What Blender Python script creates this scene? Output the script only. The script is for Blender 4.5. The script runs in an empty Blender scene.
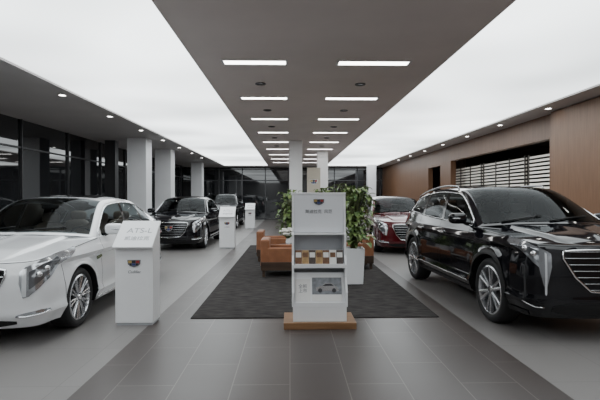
import bpy, bmesh, math, random
import numpy as np
from mathutils import Vector, Matrix
C = bpy.context.scene.collection
PI = math.pi
rnd = random.Random(7)

# ------------------------------------------------------------------ materials
def newmat(name):
    m = bpy.data.materials.new(name); m.use_nodes = True
    nt = m.node_tree
    return m, nt, nt.nodes['Principled BSDF']

def mat(name, col, rough=0.5, metal=0.0, coat=0.0, emis=0.0, ecol=None, noise=0.0, nscale=8.0, spec=None, ior=None):
    m, nt, b = newmat(name)
    b.inputs['Base Color'].default_value = (*col, 1)
    b.inputs['Roughness'].default_value = rough
    b.inputs['Metallic'].default_value = metal
    b.inputs['Coat Weight'].default_value = coat
    b.inputs['Coat Roughness'].default_value = 0.02
    if spec is not None: b.inputs['Specular IOR Level'].default_value = spec
    if ior is not None: b.inputs['IOR'].default_value = ior
    if emis:
        b.inputs['Emission Color'].default_value = (*(ecol or col), 1)
        b.inputs['Emission Strength'].default_value = emis
    if noise:
        tc = nt.nodes.new('ShaderNodeTexCoord'); n = nt.nodes.new('ShaderNodeTexNoise')
        n.inputs['Scale'].default_value = nscale; n.inputs['Detail'].default_value = 4
        r = nt.nodes.new('ShaderNodeValToRGB')
        r.color_ramp.elements[0].position = 0.3; r.color_ramp.elements[1].position = 0.7
        r.color_ramp.elements[0].color = (*[c*(1-noise) for c in col], 1)
        r.color_ramp.elements[1].color = (*[min(1, c*(1+noise)) for c in col], 1)
        nt.links.new(tc.outputs['Object'], n.inputs['Vector'])
        nt.links.new(n.outputs['Fac'], r.inputs['Fac'])
        nt.links.new(r.outputs['Color'], b.inputs['Base Color'])
    return m

def emission(name, col, s, vary=0):
    m = bpy.data.materials.new(name); m.use_nodes = True
    nt = m.node_tree; nt.nodes.clear()
    e = nt.nodes.new('ShaderNodeEmission'); o = nt.nodes.new('ShaderNodeOutputMaterial')
    e.inputs['Color'].default_value = (*col, 1); e.inputs['Strength'].default_value = s
    if vary:
        tc = nt.nodes.new('ShaderNodeTexCoord'); n = nt.nodes.new('ShaderNodeTexNoise'); n.inputs['Scale'].default_value = .3; n.inputs['Detail'].default_value = 1
        mr = nt.nodes.new('ShaderNodeMapRange'); mr.inputs['From Min'].default_value = .3; mr.inputs['From Max'].default_value = .7
        mr.inputs['To Min'].default_value = s*(1-vary); mr.inputs['To Max'].default_value = s*(1+vary)
        nt.links.new(tc.outputs['Object'], n.inputs['Vector']); nt.links.new(n.outputs['Fac'], mr.inputs['Value']); nt.links.new(mr.outputs[0], e.inputs['Strength'])
    nt.links.new(e.outputs[0], o.inputs[0])
    return m

def carglass():
    m = bpy.data.materials.new('car_glass'); m.use_nodes = True
    nt = m.node_tree; nt.nodes.clear(); N = nt.nodes.new
    tr = N('ShaderNodeBsdfTransparent'); tr.inputs[0].default_value = (.46,.49,.49,1)
    gl = N('ShaderNodeBsdfGlossy'); gl.inputs['Roughness'].default_value = .02; gl.inputs[0].default_value = (.55,.57,.58,1)
    fr = N('ShaderNodeFresnel'); fr.inputs['IOR'].default_value = 1.22
    mx = N('ShaderNodeMixShader'); o = N('ShaderNodeOutputMaterial')
    nt.links.new(fr.outputs[0], mx.inputs[0]); nt.links.new(tr.outputs[0], mx.inputs[1]); nt.links.new(gl.outputs[0], mx.inputs[2]); nt.links.new(mx.outputs[0], o.inputs[0])
    return m

def floor_mat():
    m, nt, b = newmat('floor_tiles')
    N = nt.nodes.new; Lk = nt.links.new
    tc = N('ShaderNodeTexCoord'); sp = N('ShaderNodeSeparateXYZ'); Lk(tc.outputs['Object'], sp.inputs[0])
    cb = N('ShaderNodeCombineXYZ'); Lk(sp.outputs['Y'], cb.inputs['X']); Lk(sp.outputs['X'], cb.inputs['Y'])
    def brick(w, h, off, mort, c1, c2, cm):
        k = N('ShaderNodeTexBrick'); k.offset = off
        k.inputs['Scale'].default_value = 1; k.inputs['Mortar Size'].default_value = mort
        k.inputs['Mortar Smooth'].default_value = 0.1
        k.inputs['Brick Width'].default_value = w; k.inputs['Row Height'].default_value = h
        k.inputs['Color1'].default_value = (*c1, 1); k.inputs['Color2'].default_value = (*c2, 1); k.inputs['Mortar'].default_value = (*cm, 1)
        Lk(cb.outputs[0], k.inputs['Vector']); return k
    d = brick(0.9, 0.45, 0.5, 0.004, (0.064,0.0535,0.050), (0.072,0.060,0.056), (0.15,0.133,0.124))
    l = brick(0.9, 0.9, 0.0, 0.003, (0.205,0.195,0.190), (0.218,0.207,0.202), (0.15,0.143,0.14))
    g = N('ShaderNodeMath'); g.operation = 'GREATER_THAN'; Lk(sp.outputs['X'], g.inputs[0]); g.inputs[1].default_value = -1.62
    s = N('ShaderNodeMath'); s.operation = 'LESS_THAN'; Lk(sp.outputs['X'], s.inputs[0]); s.inputs[1].default_value = 2.06
    mm = N('ShaderNodeMath'); mm.operation = 'MULTIPLY'; Lk(g.outputs[0], mm.inputs[0]); Lk(s.outputs[0], mm.inputs[1])
    mx = N('ShaderNodeMix'); mx.data_type = 'RGBA'
    Lk(mm.outputs[0], mx.inputs['Factor']); Lk(l.outputs['Color'], mx.inputs['A']); Lk(d.outputs['Color'], mx.inputs['B'])
    no = N('ShaderNodeTexNoise'); no.inputs['Scale'].default_value = 1.3; no.inputs['Detail'].default_value = 3; Lk(tc.outputs['Object'], no.inputs['Vector'])
    mr = N('ShaderNodeMapRange'); mr.inputs['To Min'].default_value = 0.32; mr.inputs['To Max'].default_value = 0.40; Lk(no.outputs['Fac'], mr.inputs['Value'])
    Lk(mr.outputs[0], b.inputs['Roughness']); Lk(mx.outputs['Result'], b.inputs['Base Color'])
    b.inputs['Specular IOR Level'].default_value = .34
    return m

def wood_mat(name, c1, c2, axis='Z', rough=0.4, panel=0.0):
    m, nt, b = newmat(name); N = nt.nodes.new; Lk = nt.links.new
    tc = N('ShaderNodeTexCoord'); mp = N('ShaderNodeMapping'); Lk(tc.outputs['Object'], mp.inputs[0])
    sc = {'Z': (14, 14, 0.8), 'X': (0.8, 14, 14), 'Y': (14, 0.8, 14)}[axis]
    mp.inputs['Scale'].default_value = sc
    n = N('ShaderNodeTexNoise'); n.inputs['Scale'].default_value = 2.2; n.inputs['Detail'].default_value = 7; n.inputs['Distortion'].default_value = 0.6
    Lk(mp.outputs[0], n.inputs['Vector'])
    r = N('ShaderNodeValToRGB'); r.color_ramp.elements[0].position = .32; r.color_ramp.elements[1].position = .7
    r.color_ramp.elements[0].color = (*c1, 1); r.color_ramp.elements[1].color = (*c2, 1)
    Lk(n.outputs['Fac'], r.inputs['Fac']); out = r.outputs['Color']
    if panel:
        sp = N('ShaderNodeSeparateXYZ'); Lk(tc.outputs['Object'], sp.inputs[0])
        mo = N('ShaderNodeMath'); mo.operation = 'PINGPONG'; Lk(sp.outputs['Y'], mo.inputs[0]); mo.inputs[1].default_value = panel/2
        lt = N('ShaderNodeMath'); lt.operation = 'LESS_THAN'; Lk(mo.outputs[0], lt.inputs[0]); lt.inputs[1].default_value = 0.004
        mx = N('ShaderNodeMix'); mx.data_type = 'RGBA'; Lk(lt.outputs[0], mx.inputs['Factor']); Lk(out, mx.inputs['A'])
        mx.inputs['B'].default_value = (c1[0]*.6, c1[1]*.6, c1[2]*.6, 1); out = mx.outputs['Result']
    Lk(out, b.inputs['Base Color']); b.inputs['Roughness'].default_value = rough
    return m

def carpet_mat():
    m, nt, b = newmat('carpet_weave'); N = nt.nodes.new; Lk = nt.links.new
    tc = N('ShaderNodeTexCoord'); mp = N('ShaderNodeMapping'); mp.inputs['Scale'].default_value = (2.6, 9, 1); Lk(tc.outputs['Object'], mp.inputs[0])
    n = N('ShaderNodeTexNoise'); n.inputs['Scale'].default_value = 2.0; n.inputs['Detail'].default_value = 5; Lk(mp.outputs[0], n.inputs['Vector'])
    r = N('ShaderNodeValToRGB'); r.color_ramp.elements[0].position = .34; r.color_ramp.elements[1].position = .68
    r.color_ramp.elements[0].color = (.024, .022, .022, 1); r.color_ramp.elements[1].color = (.062, .057, .055, 1)
    Lk(n.outputs['Fac'], r.inputs['Fac']); Lk(r.outputs[0], b.inputs['Base Color']); b.inputs['Roughness'].default_value = .95
    b.inputs['Specular IOR Level'].default_value = .1
    return m

def leaf_mat(name, c1, c2):
    m, nt, b = newmat(name); N = nt.nodes.new; Lk = nt.links.new
    tc = N('ShaderNodeTexCoord'); n = N('ShaderNodeTexNoise'); n.inputs['Scale'].default_value = 9; n.inputs['Detail'].default_value = 3; Lk(tc.outputs['Object'], n.inputs['Vector'])
    r = N('ShaderNodeValToRGB'); r.color_ramp.elements[0].position = .35; r.color_ramp.elements[1].position = .68
    r.color_ramp.elements[0].color = (*c1, 1); r.color_ramp.elements[1].color = (*c2, 1)
    Lk(n.outputs['Fac'], r.inputs['Fac']); Lk(r.outputs[0], b.inputs['Base Color']); b.inputs['Roughness'].default_value = .4
    return m

M = {}
M['floor'] = floor_mat()
M['carpet'] = carpet_mat()
M['ceil'] = mat('taupe_ceiling_paint', (.80,.725,.70), .6, noise=.04, nscale=1.2)
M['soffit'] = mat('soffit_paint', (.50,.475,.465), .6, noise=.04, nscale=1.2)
M['lum'] = emission('stretch_ceiling_glow', (.90,.955,.97), 3.2, .34)
M['slot'] = emission('slot_lamp', (1,.99,.95), 11.0)
M['down'] = emission('downlight_lamp', (1,.97,.9), 20.0)
M['colw'] = mat('column_white', (.76,.76,.78), .4, noise=.03, nscale=2)
M['colb'] = mat('column_bright_white', (.90,.90,.91), .4, noise=.02, nscale=2)
M['wallg'] = mat('wall_grey', (.45,.44,.44), .6, noise=.05, nscale=1.5)
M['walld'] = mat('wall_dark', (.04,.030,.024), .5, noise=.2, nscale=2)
M['nightglass'] = mat('night_glass', (.014,.015,.017), .03, noise=.4, nscale=.6, ior=1.75)
M['mull'] = mat('mullion_metal', (.070,.070,.074), .4, metal=.5)
M['woodwall'] = wood_mat('brown_wall_veneer', (.112,.052,.024), (.160,.079,.039), 'Z', .45, panel=1.2)
M['woodblock'] = wood_mat('light_brown_wall_veneer', (.145,.071,.035), (.195,.100,.052), 'Z', .45, panel=1.2)
M['woodbase'] = wood_mat('oak_base', (.19,.098,.045), (.29,.158,.077), 'X', .4)
M['white'] = mat('white_laminate', (.86,.865,.88), .3, noise=.02, nscale=3)
M['panelg'] = mat('white_header_panel', (.80,.815,.85), .3, noise=.02, nscale=3)
M['greyp'] = mat('plinth_and_shelf_shade_grey', (.48,.49,.52), .4, noise=.03, nscale=3)
M['ink'] = mat('grey_ink', (.15,.15,.17), .6)
M['pale'] = mat('pale_grey_ink', (.33,.34,.36), .6)
M['inkd'] = mat('dark_ink', (.03,.03,.035), .6)
M['chrome'] = mat('chrome', (.80,.81,.83), .12, metal=1)
M['dchrome'] = mat('dark_chrome', (.40,.405,.415), .2, metal=1)
M['silver'] = mat('silver_paint', (.66,.67,.69), .25, metal=.9)
M['black'] = mat('black_plastic', (.012,.012,.013), .45, spec=.3)
M['gloss'] = mat('gloss_black', (.008,.008,.009), .12, spec=.3)
M['tyre'] = mat('tyre_rubber', (.012,.012,.013), .7, noise=.2, nscale=30)
M['glass'] = carglass()
M['lamp'] = mat('headlamp_silver', (.50,.52,.55), .15, metal=.75, coat=1)
M['lamps'] = mat('headlamp_smoked', (.32,.33,.35), .14, metal=.65, coat=1)
M['lampd'] = mat('headlamp_dark', (.11,.115,.125), .12, metal=.4, coat=1)
M['drl'] = mat('lamp_clear', (.70,.72,.75), .15, metal=.3, coat=1)
M['red_lens'] = mat('red_lens', (.35,.01,.01), .15, coat=1)
M['paint_white'] = mat('white_car_paint', (.80,.81,.83), .22, coat=1)
M['paint_black'] = mat('black_car_paint', (.006,.006,.008), .05, spec=.5)
M['paint_dark'] = mat('dark_blue_black_car_paint', (.006,.006,.009), .2, spec=.3)
M['paint_red'] = mat('maroon_car_paint', (.080,.004,.008), .2, metal=.2, coat=.6)
M['cabin'] = mat('cabin_trim', (.10,.09,.085), .6, noise=.15, nscale=9)
M['cabin_light'] = mat('cabin_seat_leather', (.30,.25,.21), .5, noise=.1, nscale=9)
M['leather'] = mat('tan_leather', (.27,.108,.049), .45, noise=.15, nscale=7)
M['darkwood'] = wood_mat('dark_wood', (.035,.020,.013), (.075,.045,.028), 'X', .4)
M['leaf'] = leaf_mat('leaf_green', (.055,.125,.030), (.25,.33,.11))
M['stem'] = mat('plant_stem', (.10,.12,.04), .6)
M['soil'] = mat('soil', (.03,.02,.014), .9, noise=.3, nscale=40)
M['petal'] = mat('white_petal', (.90,.89,.84), .5)
M['gold'] = mat('crest_gold', (.50,.36,.12), .3, metal=.5)
M['goldprint'] = mat('gold_print', (.40,.26,.12), .4, noise=.3, nscale=25)
M['crest_red'] = mat('crest_red', (.32,.03,.03), .35)
M['crest_blue'] = mat('crest_blue', (.03,.05,.20), .35)
M['beige'] = mat('beige_panel', (.58,.53,.44), .5, noise=.04, nscale=2)
M['brochure'] = mat('brochure_white', (.78,.77,.75), .35)
M['brownprint'] = mat('brown_print', (.17,.085,.045), .4, noise=.35, nscale=25)
M['darkprint'] = mat('dark_print', (.075,.055,.048), .4, noise=.35, nscale=25)
M['greyprint'] = mat('grey_print', (.22,.23,.25), .4, noise=.35, nscale=18)
M['louver_glow'] = mat('louver_white_glow', (.80,.76,.69), .5, emis=.12, ecol=(1,.93,.82))  # slats are no lamps; weak emission stands in for light falling on them
M['louver_glow_near'] = mat('louver_white_near_glow', (.82,.79,.73), .5, emis=.26, ecol=(1,.95,.86))  # same slats with stronger emission, so the nearest screen looks better lit

# ------------------------------------------------------------------ mesh tools
class MB:
    def __init__(s): s.v = []; s.f = []; s.m = []
    def add(s, vs, fs, m=0):
        o = len(s.v); s.v += [tuple(p) for p in vs]; s.f += [tuple(i+o for i in f) for f in fs]; s.m += [m]*len(fs)
    def box(s, x0, x1, y0, y1, z0, z1, m=0):
        s.add([(x0,y0,z0),(x1,y0,z0),(x1,y1,z0),(x0,y1,z0),(x0,y0,z1),(x1,y0,z1),(x1,y1,z1),(x0,y1,z1)],
              [(0,3,2,1),(4,5,6,7),(0,1,5,4),(1,2,6,5),(2,3,7,6),(3,0,4,7)], m)
    def grid(s, P, m=0, keep=None):
        a = len(P); b = len(P[0])
        s.add([p for r in P for p in r], [(i*b+j, i*b+j+1, (i+1)*b+j+1, (i+1)*b+j) for i in range(a-1) for j in range(b-1) if keep is None or keep(i,j)], m)
    def prism_x(s, poly, x0, x1, m=0):      # poly in (y,z)
        n = len(poly); s.add([(x0,y,z) for y,z in poly]+[(x1,y,z) for y,z in poly],
            [tuple(range(n)), tuple(range(2*n-1, n-1, -1))]+[(i,(i+1)%n,(i+1)%n+n,i+n) for i in range(n)], m)
    def prism_y(s, poly, y0, y1, m=0):      # poly in (x,z)
        n = len(poly); s.add([(x,y0,z) for x,z in poly]+[(x,y1,z) for x,z in poly],
            [tuple(range(n)), tuple(range(2*n-1, n-1, -1))]+[(i,(i+1)%n,(i+1)%n+n,i+n) for i in range(n)], m)
    def tube(s, pts, r, n=8, m=0):
        pts = [Vector(p) for p in pts]; k = len(pts); rs = r if isinstance(r, (list, tuple)) else [r]*k
        rings = []; up = None
        for i in range(k):
            d = (pts[min(i+1,k-1)]-pts[max(i-1,0)]).normalized()
            if up is None: up = Vector((0,0,1)) if abs(d.z) < .9 else Vector((1,0,0))
            a = d.cross(up).normalized(); b = a.cross(d).normalized(); up = b
            rings.append([pts[i]+(a*math.cos(2*PI*j/n)+b*math.sin(2*PI*j/n))*rs[i] for j in range(n)])
        s.add([p for r_ in rings for p in r_], [(i*n+j, i*n+(j+1)%n, (i+1)*n+(j+1)%n, (i+1)*n+j) for i in range(k-1) for j in range(n)]
              + [tuple(range(n)), tuple((k-1)*n+j for j in range(n-1,-1,-1))], m)
    def lathe(s, prof, axis='z', n=32, c=(0,0,0), m=0):   # prof of (axial, radius)
        vs = []
        for a, r in prof:
            for j in range(n):
                t = 2*PI*j/n; u, w = r*math.cos(t), r*math.sin(t)
                p = {'z': (u,w,a), 'x': (a,u,w), 'y': (u,a,w)}[axis]
                vs.append((p[0]+c[0], p[1]+c[1], p[2]+c[2]))
        k = len(prof)
        s.add(vs, [(i*n+j, i*n+(j+1)%n, (i+1)*n+(j+1)%n, (i+1)*n+j) for i in range(k-1) for j in range(n)], m)
    def superell(s, c, r, e=.6, n=20, k=12, m=0):
        def f(v): return math.copysign(abs(v)**e, v)
        P = []
        for i in range(k+1):
            ph = -PI/2+PI*i/k; P.append([(c[0]+r[0]*f(math.cos(ph))*f(math.cos(2*PI*j/n)), c[1]+r[1]*f(math.cos(ph))*f(math.sin(2*PI*j/n)), c[2]+r[2]*f(math.sin(ph))) for j in range(n+1)])
        s.grid(P, m)
    def build(s, name, mats, parent=None, smooth=False, bevel=0, angle=None):
        me = bpy.data.meshes.new(name); me.from_pydata(s.v, [], s.f)
        if not isinstance(mats, (list, tuple)): mats = [mats]
        for m in mats: me.materials.append(m)
        for p, mi in zip(me.polygons, s.m): p.material_index = mi; p.use_smooth = smooth
        bm = bmesh.new(); bm.from_mesh(me); bmesh.ops.remove_doubles(bm, verts=bm.verts, dist=1e-5)
        lo = [v for v in bm.verts if not v.link_faces]
        if lo: bmesh.ops.delete(bm, geom=lo, context='VERTS')
        bmesh.ops.recalc_face_normals(bm, faces=bm.faces); bm.to_mesh(me); bm.free()
        if smooth and angle: me.set_sharp_from_angle(angle=math.radians(angle))
        me.update()
        o = bpy.data.objects.new(name, me); C.objects.link(o)
        if parent: o.parent = parent
        if bevel:
            b = o.modifiers.new('bevel', 'BEVEL'); b.width = bevel; b.segments = 3; b.limit_method = 'ANGLE'
        return o

def tag(o, label, cat, group=None):
    o['label'] = label; o['category'] = cat
    if group: o['group'] = group
    return o
def thing(name, label, cat, loc=(0,0,0), rz=0, group=None):
    o = bpy.data.objects.new(name, None); C.objects.link(o); o.location = loc; o.rotation_euler = (0,0,rz); o.empty_display_size = .2
    return tag(o, label, cat, group)
def struct(o): o['kind'] = 'structure'; return o
def boxo(name, m, x0, x1, y0, y1, z0, z1, parent=None, bevel=0):
    b = MB(); b.box(x0,x1,y0,y1,z0,z1); return b.build(name, m, parent, bevel=bevel)
def dup(root):
    r = root.copy(); C.objects.link(r)
    for ch in list(root.children):
        c = ch.copy(); C.objects.link(c); c.parent = r
        for g in list(ch.children):
            d = g.copy(); C.objects.link(d); d.parent = c
    return r

def text(name, body, size, m, parent, loc, rot=(PI/2,0,0), align='CENTER', ext=.0008, shear=0):
    cu = bpy.data.curves.new(name, 'FONT'); cu.body = body; cu.size = size; cu.align_x = align; cu.extrude = ext; cu.shear = shear
    tmp = bpy.data.objects.new('tmp', cu); C.objects.link(tmp)
    dg = bpy.context.evaluated_depsgraph_get(); me = bpy.data.meshes.new_from_object(tmp.evaluated_get(dg))
    bpy.data.objects.remove(tmp)
    me.materials.clear(); me.materials.append(m)
    o = bpy.data.objects.new(name, me); C.objects.link(o); o.parent = parent; o.location = loc; o.rotation_euler = rot
    return o

def crest(name, w, parent, loc, rot=(0,0,0), edge='silver', ratio=.70):
    h = w*ratio; a = w/2; b = MB()
    out = [(-a,h*.5),(a,h*.5),(a*.93,-h*.08),(a*.6,-h*.32),(0,-h*.5),(-a*.6,-h*.32),(-a*.93,-h*.08)]
    b.prism_y(out, -.004, .004, 0)
    cols = [1,2,3,2,4,2]
    for i in range(3):
        x0 = -a*.86+i*a*.58; x1 = x0+a*.52
        b.box(x0, x1, -.006, -.003, h*.08, h*.42, cols[i])
        b.box(max(x0,-a*.62), min(x1,a*.62), -.006, -.003, -h*.24, h*.03, cols[i+3])
    o = b.build(name, [M[edge], M['gold'], M['inkd'], M['crest_red'], M['crest_blue']], parent)
    o.location = loc; o.rotation_euler = rot
    return o

# ------------------------------------------------------------------ camera
cam = bpy.data.cameras.new('camera'); cam.lens = 27.6; cam.sensor_width = 36; cam.clip_end = 200
co = bpy.data.objects.new('camera', cam); C.objects.link(co)
co.location = (0,0,1.47); co.rotation_euler = (math.radians(90-.37), 0, math.radians(-1.25))
bpy.context.scene.camera = co
w = bpy.data.worlds.new('world'); bpy.context.scene.world = w; w.use_nodes = True
w.node_tree.nodes['Background'].inputs[0].default_value = (.02,.022,.03,1)

# ------------------------------------------------------------------ room
XL, XR, YB, YE, H = -6.7, 6.05, -3.0, 30.0, 3.4
struct(boxo('floor', M['floor'], XL-.2, 11, YB-.2, YE+.2, -.1, 0))
LI, LO = -1.36, -4.05      # left glowing ceiling
RI, RO = 2.22, 5.35
YG = 28.6
struct(boxo('ceiling', M['ceil'], LI, RI, YB, YG, H, H+.1))
struct(boxo('ceiling.001', M['soffit'], XL, LO, YB, YE, H, H+.1))
struct(boxo('ceiling.002', M['soffit'], RO, XR+.2, YB, YE, H, H+.1))
struct(boxo('ceiling.003', M['soffit'], LO, RO, YG, YE, H, H+.1))
struct(boxo('ceiling.004', M['soffit'], XL, XR+.2, YB, YE, H+.1, H+.3))
o = struct(boxo('ceiling.006', M['lum'], LO+.01, LI-.01, YB+.02, YG-.01, H+.03, H+.09)); o['label'] = 'long glowing white stretch ceiling over the left-hand row of cars'
o = struct(boxo('ceiling.007', M['lum'], RI+.01, RO-.01, YB+.02, YG-.01, H+.03, H+.09)); o['label'] = 'long glowing white stretch ceiling over the right-hand row of cars'
struct(boxo('wall_back', M['wallg'], XL, 11, YB-.2, YB, 0, H))
# left glazing
wl = struct(boxo('window_1', M['nightglass'], XL-.1, XL, YB, YE, 0, H))
b = MB()
y = 2.0
while y < YE:
    b.box(XL-.02, XL+.05, y-.022, y+.022, 0, H); y += 2.4
for z in (.06, 2.7): b.box(XL-.02, XL+.035, YB, YE, z-.02, z+.02)
b.build('window_frame', M['mull'], wl)
we = struct(boxo('window_2', M['nightglass'], XL, 11, YE, YE+.1, 0, H))
b = MB()
x = XL+.6
while x < 10.5:
    b.box(x-.03, x+.03, YE-.07, YE+.02, 0, H); x += 1.5
for z in (.08, 2.55, 3.25): b.box(XL, 10.5, YE-.05, YE+.02, z-.03, z+.03)
b.build('window_frame', M['mull'], we)
# right timber wall with openings
b = MB()
ZO = 2.83
b.box(XR, XR+.2, YB, 10.6, 0, H)
b.box(XR, XR+.2, 17.2, 18.4, 0, H)
b.box(XR, XR+.2, 20.0, YE, 0, H)
b.box(XR, XR+.2, 10.6, 17.2, ZO, H)
b.box(XR, XR+.2, 18.4, 20.0, ZO-.1, H)
struct(b.build('wall_right', M['woodwall']))
struct(boxo('wall_right_block', M['woodblock'], XR-.17, XR, YB, 10.25, 0, H-.02))
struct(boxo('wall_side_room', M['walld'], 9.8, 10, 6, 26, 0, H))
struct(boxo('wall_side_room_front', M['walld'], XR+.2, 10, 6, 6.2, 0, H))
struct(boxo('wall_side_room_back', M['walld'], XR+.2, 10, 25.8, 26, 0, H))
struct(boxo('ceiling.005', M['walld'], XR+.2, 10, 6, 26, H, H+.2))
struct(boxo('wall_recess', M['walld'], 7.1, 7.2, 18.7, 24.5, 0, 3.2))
# louvred screens just inside the opening
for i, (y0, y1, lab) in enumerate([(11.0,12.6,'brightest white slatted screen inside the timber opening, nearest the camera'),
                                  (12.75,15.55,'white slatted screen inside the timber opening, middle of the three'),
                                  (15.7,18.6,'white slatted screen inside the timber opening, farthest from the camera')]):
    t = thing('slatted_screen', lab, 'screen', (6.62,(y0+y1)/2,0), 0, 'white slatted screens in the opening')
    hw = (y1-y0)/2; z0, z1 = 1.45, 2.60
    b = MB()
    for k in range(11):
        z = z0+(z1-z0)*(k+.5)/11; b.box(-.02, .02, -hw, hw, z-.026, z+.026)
    b.build('slats', M['louver_glow_near'] if i == 0 else M['louver_glow'], t)
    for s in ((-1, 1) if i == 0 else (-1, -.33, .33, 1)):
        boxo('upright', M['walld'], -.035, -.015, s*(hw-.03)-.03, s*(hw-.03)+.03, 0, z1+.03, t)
# columns
for i, (x, y, wd, lab) in enumerate([(-4.99,15.4,.62,'wide white column beside the left row of cars, nearest the camera'),
        (-5.1,18.9,.64,'wide white column in the left row, second from the camera'),
        (-5.2,26.0,.6,'white column in the left row, farthest from the camera'),
        (.2,15.9,.44,'slim white column in the middle of the hall, left one of the pair'),
        (1.36,19.3,.44,'slim white column in the middle of the hall, right one of the pair'),
        (4.9,27.6,.5,'white column at the far end of the right row of cars')]):
    t = thing('column', lab, 'column', (x,y,0))
    boxo('shaft', M['colb'] if i in (3,4) else M['colw'], -wd/2, wd/2, -wd/2, wd/2, 0, H, t, .01)
    boxo('skirting', M['mull'], -wd/2-.012, wd/2+.012, -wd/2-.012, wd/2+.012, 0, .1, t)
tag(boxo('column', M['mull'], -6.3, -5.95, 15.8, 16.1, 0, H), 'dark grey steel post standing against the left window wall', 'column')
# recessed slot lights
ordn = ['first','second','third','fourth','fifth','sixth','seventh','eighth','ninth']
for i in range(9):
    y = 6.6+2.38*i
    for side, x0, x1 in (('left', -.94, -.06), ('right', .70, 1.70)):
        t = thing('ceiling_light', f'rectangular recessed light, {side} side of the grey ceiling strip, {ordn[i]} from the camera', 'ceiling light', ((x0+x1)/2, y, H), 0, 'recessed lights in the grey ceiling strip')
        hw = (x1-x0)/2
        b = MB()
        b.box(-hw-.03, hw+.03, -.12, -.09, -.012, 0); b.box(-hw-.03, hw+.03, .09, .12, -.012, 0)
        b.box(-hw-.03, -hw, -.09, .09, -.012, 0); b.box(hw, hw+.03, -.09, .09, -.012, 0)
        b.build('frame', M['colw'], t)
        boxo('diffuser', M['slot'], -hw, hw, -.09, .09, -.006, 0, t)
def downlight(x, y, lab, group):
    t = thing('downlight', lab, 'ceiling light', (x,y,H), 0, group)
    b = MB(); b.lathe([(0,.085),(-.012,.085),(-.012,.06),(0,.06)], n=20); b.build('trim_ring', M['colw'], t, smooth=True, angle=40)
    b = MB(); b.lathe([(-.005,.06),(-.006,.0005)], n=20); b.build('lamp', M['down'], t)
for i in range(8):
    downlight(-4.3, 6.5+2.3*i, f'small round downlight in the left soffit, {ordn[i]} from the camera', 'downlights in the left soffit')
    downlight(5.62, 7.6+2.3*i, f'small round downlight above the timber wall, {ordn[i]} from the camera', 'downlights in the right soffit')
for i in range(5):
    for sd, x in (('left', -.5), ('right', 1.2)):
        t = thing('spotlight', f'dark round spotlight, {sd} side of the grey ceiling, {ordn[i]} from the camera', 'ceiling light', (x, 7.85+2.38*i, H), 0, 'dark spotlights in the grey ceiling strip')
        b = MB(); b.lathe([(0,.09),(-.014,.09),(-.014,.065),(0,.06)], n=20); b.build('trim_ring', M['mull'], t, smooth=True, angle=40)
        b = MB(); b.lathe([(-.004,.062),(-.004,.0005)], n=20); b.build('lamp', M['silver'], t)
# carpet
tag(boxo('carpet', M['carpet'], -1.2, 1.82, 5.57, 14.0, 0, .01), 'dark mottled grey rectangular carpet under the lounge seating', 'carpet')
# beige banner between the central columns
t = thing('sign_panel', 'upright beige panel with a crest between the two slim central columns', 'sign', (.93,18.0,0))
boxo('panel', M['beige'], -.26, .26, -.04, .04, .05, 2.62, t, .005)
boxo('foot', M['mull'], -.3, .3, -.15, .15, 0, .05, t)
crest('crest', .3, t, (0,-.05,2.05))

# ------------------------------------------------------------------ cars
def pchip(keys):
    xs = np.array([k[0] for k in keys], float); ys = np.array([k[1] for k in keys], float)
    h = np.diff(xs); d = np.diff(ys)/h; n = len(xs); m = np.zeros(n)
    m[0] = d[0]; m[-1] = d[-1]
    for i in range(1, n-1):
        if d[i-1]*d[i] <= 0: m[i] = 0
        else:
            w1 = 2*h[i]+h[i-1]; w2 = h[i]+2*h[i-1]; m[i] = (w1+w2)/(w1/d[i-1]+w2/d[i])
    def f(x):
        x = min(max(x, xs[0]), xs[-1]); i = min(int(np.searchsorted(xs, x, 'right'))-1, n-2); i = max(i, 0)
        t = (x-xs[i])/h[i]
        return float((2*t**3-3*t*t+1)*ys[i]+(t**3-2*t*t+t)*h[i]*m[i]+(-2*t**3+3*t*t)*ys[i+1]+(t**3-t*t)*h[i]*m[i+1])
    return f

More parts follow.
